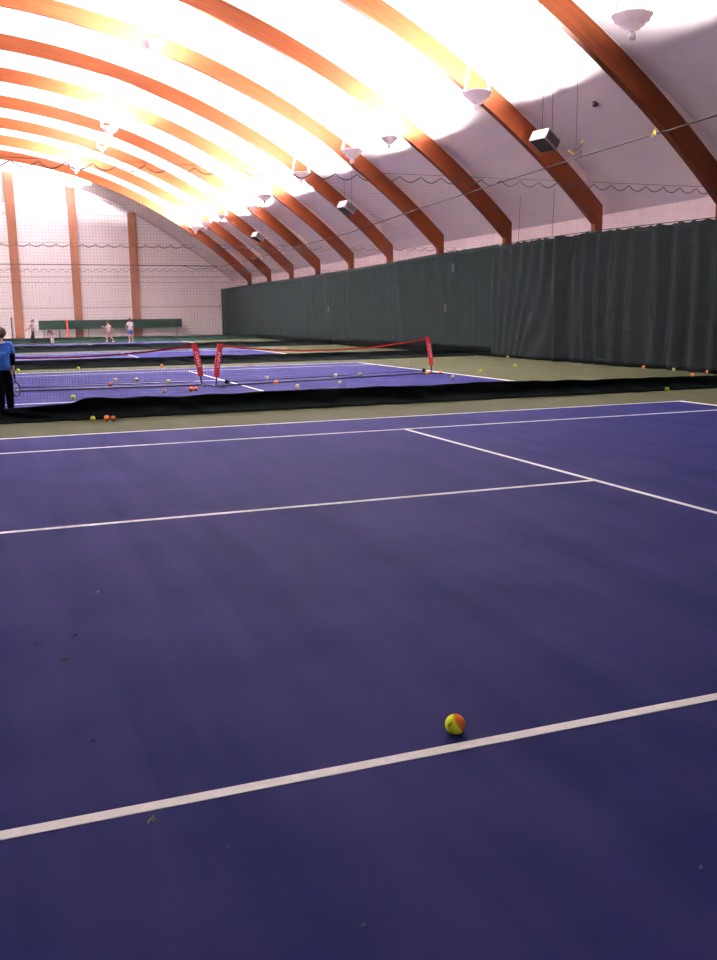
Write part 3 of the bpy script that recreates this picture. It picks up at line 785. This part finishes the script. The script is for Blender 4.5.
def person(label, loc, rz, h, pose, top_m, bottom_m, hair_m, sleeve='short', shorts=True, curly=0.0, collar=None, group=None):
    t = thing('person', label, 'person', loc, rz, group)
    J = dict(pelvis=(0, 0, .53), waist=(0, 0, .62), chest=(0, .005, .72), nb=(0, 0, .81), neck=(0, .005, .845), jaw=(0, .018, .875), head=(0, .005, .925), crown=(0, -.004, .962),
             shl=(-.095, 0, .795), shr=(.095, 0, .795), ell=(-.128, -.005, .645), elr=(.128, -.005, .645), wrl=(-.135, .035, .50), wrr=(.135, .035, .50),
             hil=(-.052, 0, .51), hir=(.052, 0, .51), knl=(-.058, .008, .285), knr=(.058, .008, .285), anl=(-.06, -.01, .048), anr=(.06, -.01, .048))
    J.update(pose); V = {k: Vector(v) * h for k, v in J.items()}; V['belly'] = V['waist'].lerp(V['pelvis'], .8); V['hem'] = V['waist'].lerp(V['pelvis'], 1.25); V['hml'] = V['hil'] + Vector((0, 0, .004 * h)); V['hmr'] = V['hir'] + Vector((0, 0, .004 * h))
    names = []; verts = []; rad = []; edges = []
    def add(k, v, rr, par=None):
        names.append(k); verts.append(v); rad.append(rr * h if not isinstance(rr, tuple) else (rr[0] * h, rr[1] * h))
        if par is not None: edges.append((names.index(par), len(names) - 1))
    add('pelvis', V['pelvis'], .052)
    add('waist', V['waist'], .054, 'pelvis'); add('chest', V['chest'], .068, 'waist'); add('nb', V['nb'], .036, 'chest'); add('neck', V['neck'], .026, 'nb')
    add('jaw', V['jaw'] - Vector((0, .012 * h, 0)), .026, 'neck')
    f = (V['head'] - V['jaw']).normalized()
    fwd = Vector((0, 1, 0)) if 'face' not in pose else Vector(pose['face'])
    side = fwd.cross(Vector((0, 0, 1)))
    for s, k in ((-1, 'l'), (1, 'r')):
        add('sh' + k, V['sh' + k], .034, 'chest'); add('el' + k, V['el' + k], .024, 'sh' + k); add('wr' + k, V['wr' + k], .016, 'el' + k)
        d = (V['wr' + k] - V['el' + k]).normalized(); palm = V['wr' + k] + d * .045 * h
        add('pa' + k, palm, .017, 'wr' + k)
        ac = Vector((0, 1, 0)); ac = (ac - d * ac.dot(d)).normalized(); inn = d.cross(ac) * s
        for q, (o_, ln) in enumerate(((-.016, .036), (-.0055, .045), (.005, .048), (.0155, .042))):
            add(f'f{k}{q}a', palm + ac * o_ * h + d * .022 * h, .0062, 'pa' + k)
            add(f'f{k}{q}b', palm + ac * o_ * h * 1.1 + d * (.022 + ln * .5) * h + inn * .006 * h, .0055, f'f{k}{q}a')
            add(f'f{k}{q}c', palm + ac * o_ * h * 1.1 + d * (.022 + ln) * h * .93 + inn * .018 * h, .0045, f'f{k}{q}b')
        add(f't{k}a', V['wr' + k] + d * .02 * h + ac * .022 * h, .0068, 'wr' + k); add(f't{k}b', V['wr' + k] + d * .05 * h + ac * .034 * h + inn * .006 * h, .0058, f't{k}a')
        add('hi' + k, V['hi' + k], .043, 'pelvis'); add('kn' + k, V['kn' + k], .034, 'hi' + k); add('an' + k, V['an' + k], .021, 'kn' + k)
        toe = Vector((V['an' + k].x, V['an' + k].y + .075 * h, max(.018 * h, V['an' + k].z - .03 * h))); add('to' + k, toe, .016, 'an' + k)
    body = skinned('body', verts, edges, rad, M['skin'], t)
    hc = V['jaw'].lerp(V['head'], .62)          # skull, jaw, nose and ears grown onto the same body mesh
    bm = BM(); bm.from_mesh(body.data)
    def blob(c, rx, ry, rz_, sub=3):
        r_ = bmesh.ops.create_icosphere(bm, subdivisions=sub, radius=1.0)
        for v in r_['verts']:
            p = v.co.copy(); tz = 1.0 - .26 * max(0, -p.z) if sub == 3 else 1.0
            v.co = c + side * (p.x * rx * tz * h) + fwd * (p.y * ry * tz * h) + f * (p.z * rz_ * h)
        for fc in {q for v in r_['verts'] for q in v.link_faces}: fc.smooth = True
    blob(hc, .049, .058, .070)
    blob(hc + fwd * .060 * h - f * .012 * h, .008, .012, .014, 2)
    for s in (-1, 1): blob(hc + side * s * .050 * h - f * .004 * h, .006, .011, .017, 2)
    bm.to_mesh(body.data); bm.free()
    # clothes grown on the same joints
    def cloth(nm, seq, m, sub=2):
        vs, es, rs, idx = [], [], [], {}
        for k, par, rr, *fr in seq:
            v = V[k] if not fr else V[fr[0]].lerp(V[k], fr[1])
            idx[k] = len(vs); vs.append(v); rs.append(rr * h)
            if par: es.append((idx[par], idx[k]))
        return skinned(nm, vs, es, rs, m, t, sub)
    fr = .75 if sleeve == 'short' else 1.0
    sq = [('waist', None, .068), ('belly', 'waist', .072),  ('chest', 'waist', .079), ('nb', 'chest', .044, 'chest', .85)]
    for k in 'lr': sq += [('sh' + k, 'chest', .045), ('el' + k, 'sh' + k, .038, 'sh' + k, .8)]
    shirt = cloth('shirt', sq, top_m)
    def skirt_rings(o, rows, thick=.004):       # closed oval tube of cloth joined to a garment
        bm = BM(); bm.from_mesh(o.data); R_ = []
        for c_, rx, ry in rows + [(c_, rx - thick * 1.5, ry - thick * 1.5) for c_, rx, ry in rows[::-1]]:
            R_.append([bm.verts.new(c_ + Vector((math.cos(a) * rx * h, math.sin(a) * ry * h, 0))) for a in [2 * PI * i / 28 for i in range(28)]])
        for A, B in zip(R_, R_[1:] + R_[:1]):
            for i in range(28): bm.faces.new((A[i], A[(i + 1) % 28], B[(i + 1) % 28], B[i])).smooth = True
        bm.to_mesh(o.data); bm.free()
    skirt_rings(shirt, [(V['chest'], .080, .066), (V['waist'].lerp(V['chest'], .4), .079, .067), (V['waist'], .080, .068), (V['belly'], .086, .070), (V['hem'], .094, .073)])
    if sleeve != 'short':
        for k in 'lr': cloth('sleeve', [('sh' + k, None, .034), ('el' + k, 'sh' + k, .031), ('wr' + k, 'el' + k, .026, 'el' + k, .95)], sleeve)
    sq = [('pelvis', None, .058), ('waist', 'pelvis', .058, 'pelvis', .4)]
    for k in 'lr':
        sq += [('hi' + k, 'pelvis', .054)]
        if shorts: sq += [('kn' + k, 'hi' + k, .054, 'hi' + k, .80)]
        else: sq += [('kn' + k, 'hi' + k, .054), ('an' + k, 'kn' + k, .042, 'kn' + k, 1.0)]
    tr = cloth('shorts' if shorts else 'trousers', sq, bottom_m)
    skirt_rings(tr, [(V['waist'].lerp(V['pelvis'], .5), .078, .064), (V['pelvis'], .088, .066), (V['pelvis'] * .6 + V['hil'] * .2 + V['hir'] * .2, .088, .064)])
    for k in 'lr':
        a = V['an' + k]; skinned('shoe', [a + Vector((0, -.018 * h, -.022 * h)), a + Vector((0, .03 * h, -.026 * h)), a + Vector((0, .085 * h, -.030 * h))], [(0, 1), (1, 2)], [.025 * h, .026 * h, .02 * h], M['black'] if not shorts else M['whitecloth'], t)
    # hair
    bm = BM(); bmesh.ops.create_icosphere(bm, subdivisions=4, radius=.064 * h)
    for v in bm.verts:
        n_ = v.co.normalized(); d = 1 + .05 * n1(*(n_ * 4)) + curly * n1(*(n_ * 9))
        v.co = Vector((n_.x * .98, n_.y, n_.z * 1.02)) * .064 * h * d
        if n_.z < -.35: v.co *= .86
    c0 = hc + f * .024 * h - fwd * .017 * h
    for v in bm.verts: v.co += c0
    obj('hair', bm, hair_m, t, smooth=True)
    for s in (-1, 1):
        bm = BM(); bmesh.ops.create_icosphere(bm, subdivisions=2, radius=.0075 * h, matrix=Matrix.Translation(hc + f * .008 * h + fwd * .0525 * h + side * s * .019 * h)); obj('eye', bm, M['eye'], t, True)
    bm = BM(); c1 = hc + fwd * .049 * h - f * .036 * h
    tube(bm, [c1 - side * .013 * h, c1 + fwd * .003 * h, c1 + side * .013 * h], .0035 * h, 6); obj('mouth', bm, M['lip'], t, True)
    if collar:
        bm = BM(); pts = [V['nb'] + Vector((math.cos(a) * .040 * h, math.sin(a) * .038 * h, .010 * h)) for a in [2 * PI * i / 24 for i in range(24)]]
        tube(bm, pts, .011 * h, 8, closed=True); c = obj('collar', bm, collar, t, True); c['label'] = 'white collar'
    return t, V
def racket(loc, rot, label, frame_m):
    t = thing('tennis_racket', label, 'racket', loc); t.rotation_euler = rot
    bm = BM(); tube(bm, [(0, 0, 0), (0, 0, -.16)], .015, 8); obj('handle', bm, M['black'], t, True)
    bm = BM(); tube(bm, [(.0, 0, -.15), (.0, 0, -.20), (.055, 0, -.28)], .008, 6); tube(bm, [(.0, 0, -.20), (-.055, 0, -.28)], .008, 6)
    tube(bm, [(math.sin(a) * .115, 0, -.40 - math.cos(a) * .15) for a in [2 * PI * i / 32 for i in range(32)]], .010, 8, closed=True); obj('frame', bm, frame_m, t, True)
    bm = BM()
    for k in range(-5, 6):
        q = k / 6; w = math.sqrt(1 - q * q)
        tube(bm, [(q * .115, 0, -.40 - .15 * w), (q * .115, 0, -.40 + .15 * w)], .0012, 3); tube(bm, [(-.115 * w, 0, -.40 - .15 * q), (.115 * w, 0, -.40 - .15 * q)], .0012, 3)
    obj('strings', bm, M['whitecloth'], t)
    return t
t, V = person('person in a blue shirt and black trousers at the left edge, holding a racket low', (.075, 15.5, .0), 0.1, 1.34,
              dict(elr=(.112, -.01, .645), wrr=(.108, .01, .545), hil=(-.045, 0, .51), hir=(.045, 0, .51), knl=(-.048, 0, .285), knr=(.048, 0, .285), anl=(-.05, -.01, .048), anr=(.05, -.01, .048)), M['blue'], M['blackcloth'], M['hair'], sleeve=M['navy'], shorts=False, curly=.10, collar=M['whitecloth'])
rk = racket((.225, 15.52, .66), (0, -.10, .9), 'tennis racket hanging from the hand of the person in blue', M['black']); rk.scale = (.72, .72, .72)
person('far person in a grey top and dark trousers, leftmost of those before the end wall', (1.95, 55, 0), 1.9, 1.40,
       dict(elr=(.15, .05, .66), wrr=(.15, .16, .60), ell=(-.15, .06, .67), wrl=(-.12, .17, .62), knl=(-.06, .09, .30), anl=(-.06, .05, .06), knr=(.06, -.02, .28), anr=(.06, -.10, .06)), M['greycloth'], M['blackcloth'], M['hair_d'], shorts=False)
racket((1.72, 54.9, .95), (0, -.4, .9), 'lime racket held by the far person in grey', M['lime'])
person('far small person in a black top bending over, between the grey and the white shirts', (2.98, 56.0, 0), 2.4, 1.02,
       dict(chest=(0, .10, .68), nb=(0, .17, .74), neck=(0, .19, .76), jaw=(0, .22, .78), head=(0, .23, .82), crown=(0, .23, .86), waist=(0, .04, .61), shl=(-.09, .15, .72), shr=(.09, .15, .72), ell=(-.12, .20, .58), elr=(.12, .20, .58), wrl=(-.10, .26, .46), wrr=(.10, .26, .46)), M['blackcloth'], M['whitecloth'], M['hair_d'], shorts=False)
person('far person in white shirt and dusty pink shorts running, left of blue shorts', (5.98, 55, 0), 1.3, 1.28,
       dict(ell=(-.13, .10, .67), wrl=(-.10, .20, .72), elr=(.13, -.12, .68), wrr=(.12, -.14, .54), knl=(-.055, .12, .31), anl=(-.055, .06, .12), knr=(.055, -.06, .29), anr=(.055, -.20, .10)), M['whitecloth'], M['pinkcloth'], M['hair'])
person('far person in a white shirt and bright blue shorts standing before the green pad', (7.18, 55, 0), .3, 1.40,
       dict(ell=(-.16, .02, .67), wrl=(-.13, .12, .62), knr=(.075, .03, .29), anr=(.09, .0, .05)), M['whitecloth'], M['blueshort'], M['hair'])

# ------------------------------------------------------------------ world, camera, view
w = bpy.data.worlds.new('World'); sc.world = w; w.use_nodes = True
w.node_tree.nodes['Background'].inputs[0].default_value = (.02, .02, .022, 1)
F = 938.978; yaw, pitch, roll, Hc = .3631601702, .1754545639, -.0137972677, 1.46094465
cy_, sy_, cp, sp = math.cos(yaw), math.sin(yaw), math.cos(pitch), math.sin(pitch)
fw = Vector((sy_ * cp, cy_ * cp, -sp)); rt = Vector((cy_, -sy_, 0)); up = rt.cross(fw)
c, s = math.cos(roll), math.sin(roll)
r2 = c * rt + s * up; u2 = -s * rt + c * up
cam = bpy.data.cameras.new('camera'); co = bpy.data.objects.new('camera', cam); C.objects.link(co)
co.matrix_world = Matrix(((r2.x, u2.x, -fw.x, 0), (r2.y, u2.y, -fw.y, 0), (r2.z, u2.z, -fw.z, Hc), (0, 0, 0, 1)))
cam.sensor_fit = 'HORIZONTAL'; cam.sensor_width = 36; cam.lens = F * 36 / 717; cam.clip_start = .05; cam.clip_end = 300
sc.camera = co
sc.view_settings.view_transform = 'Standard'; sc.view_settings.look = 'None'; sc.view_settings.gamma = 1
sc.view_settings.use_curve_mapping = False
sc.view_settings.exposure = 0.0
sc.cycles.max_bounces = 10; sc.cycles.diffuse_bounces = 6; sc.cycles.glossy_bounces = 4
sc.cycles.use_denoising = True
sc.cycles.sample_clamp_indirect = 20
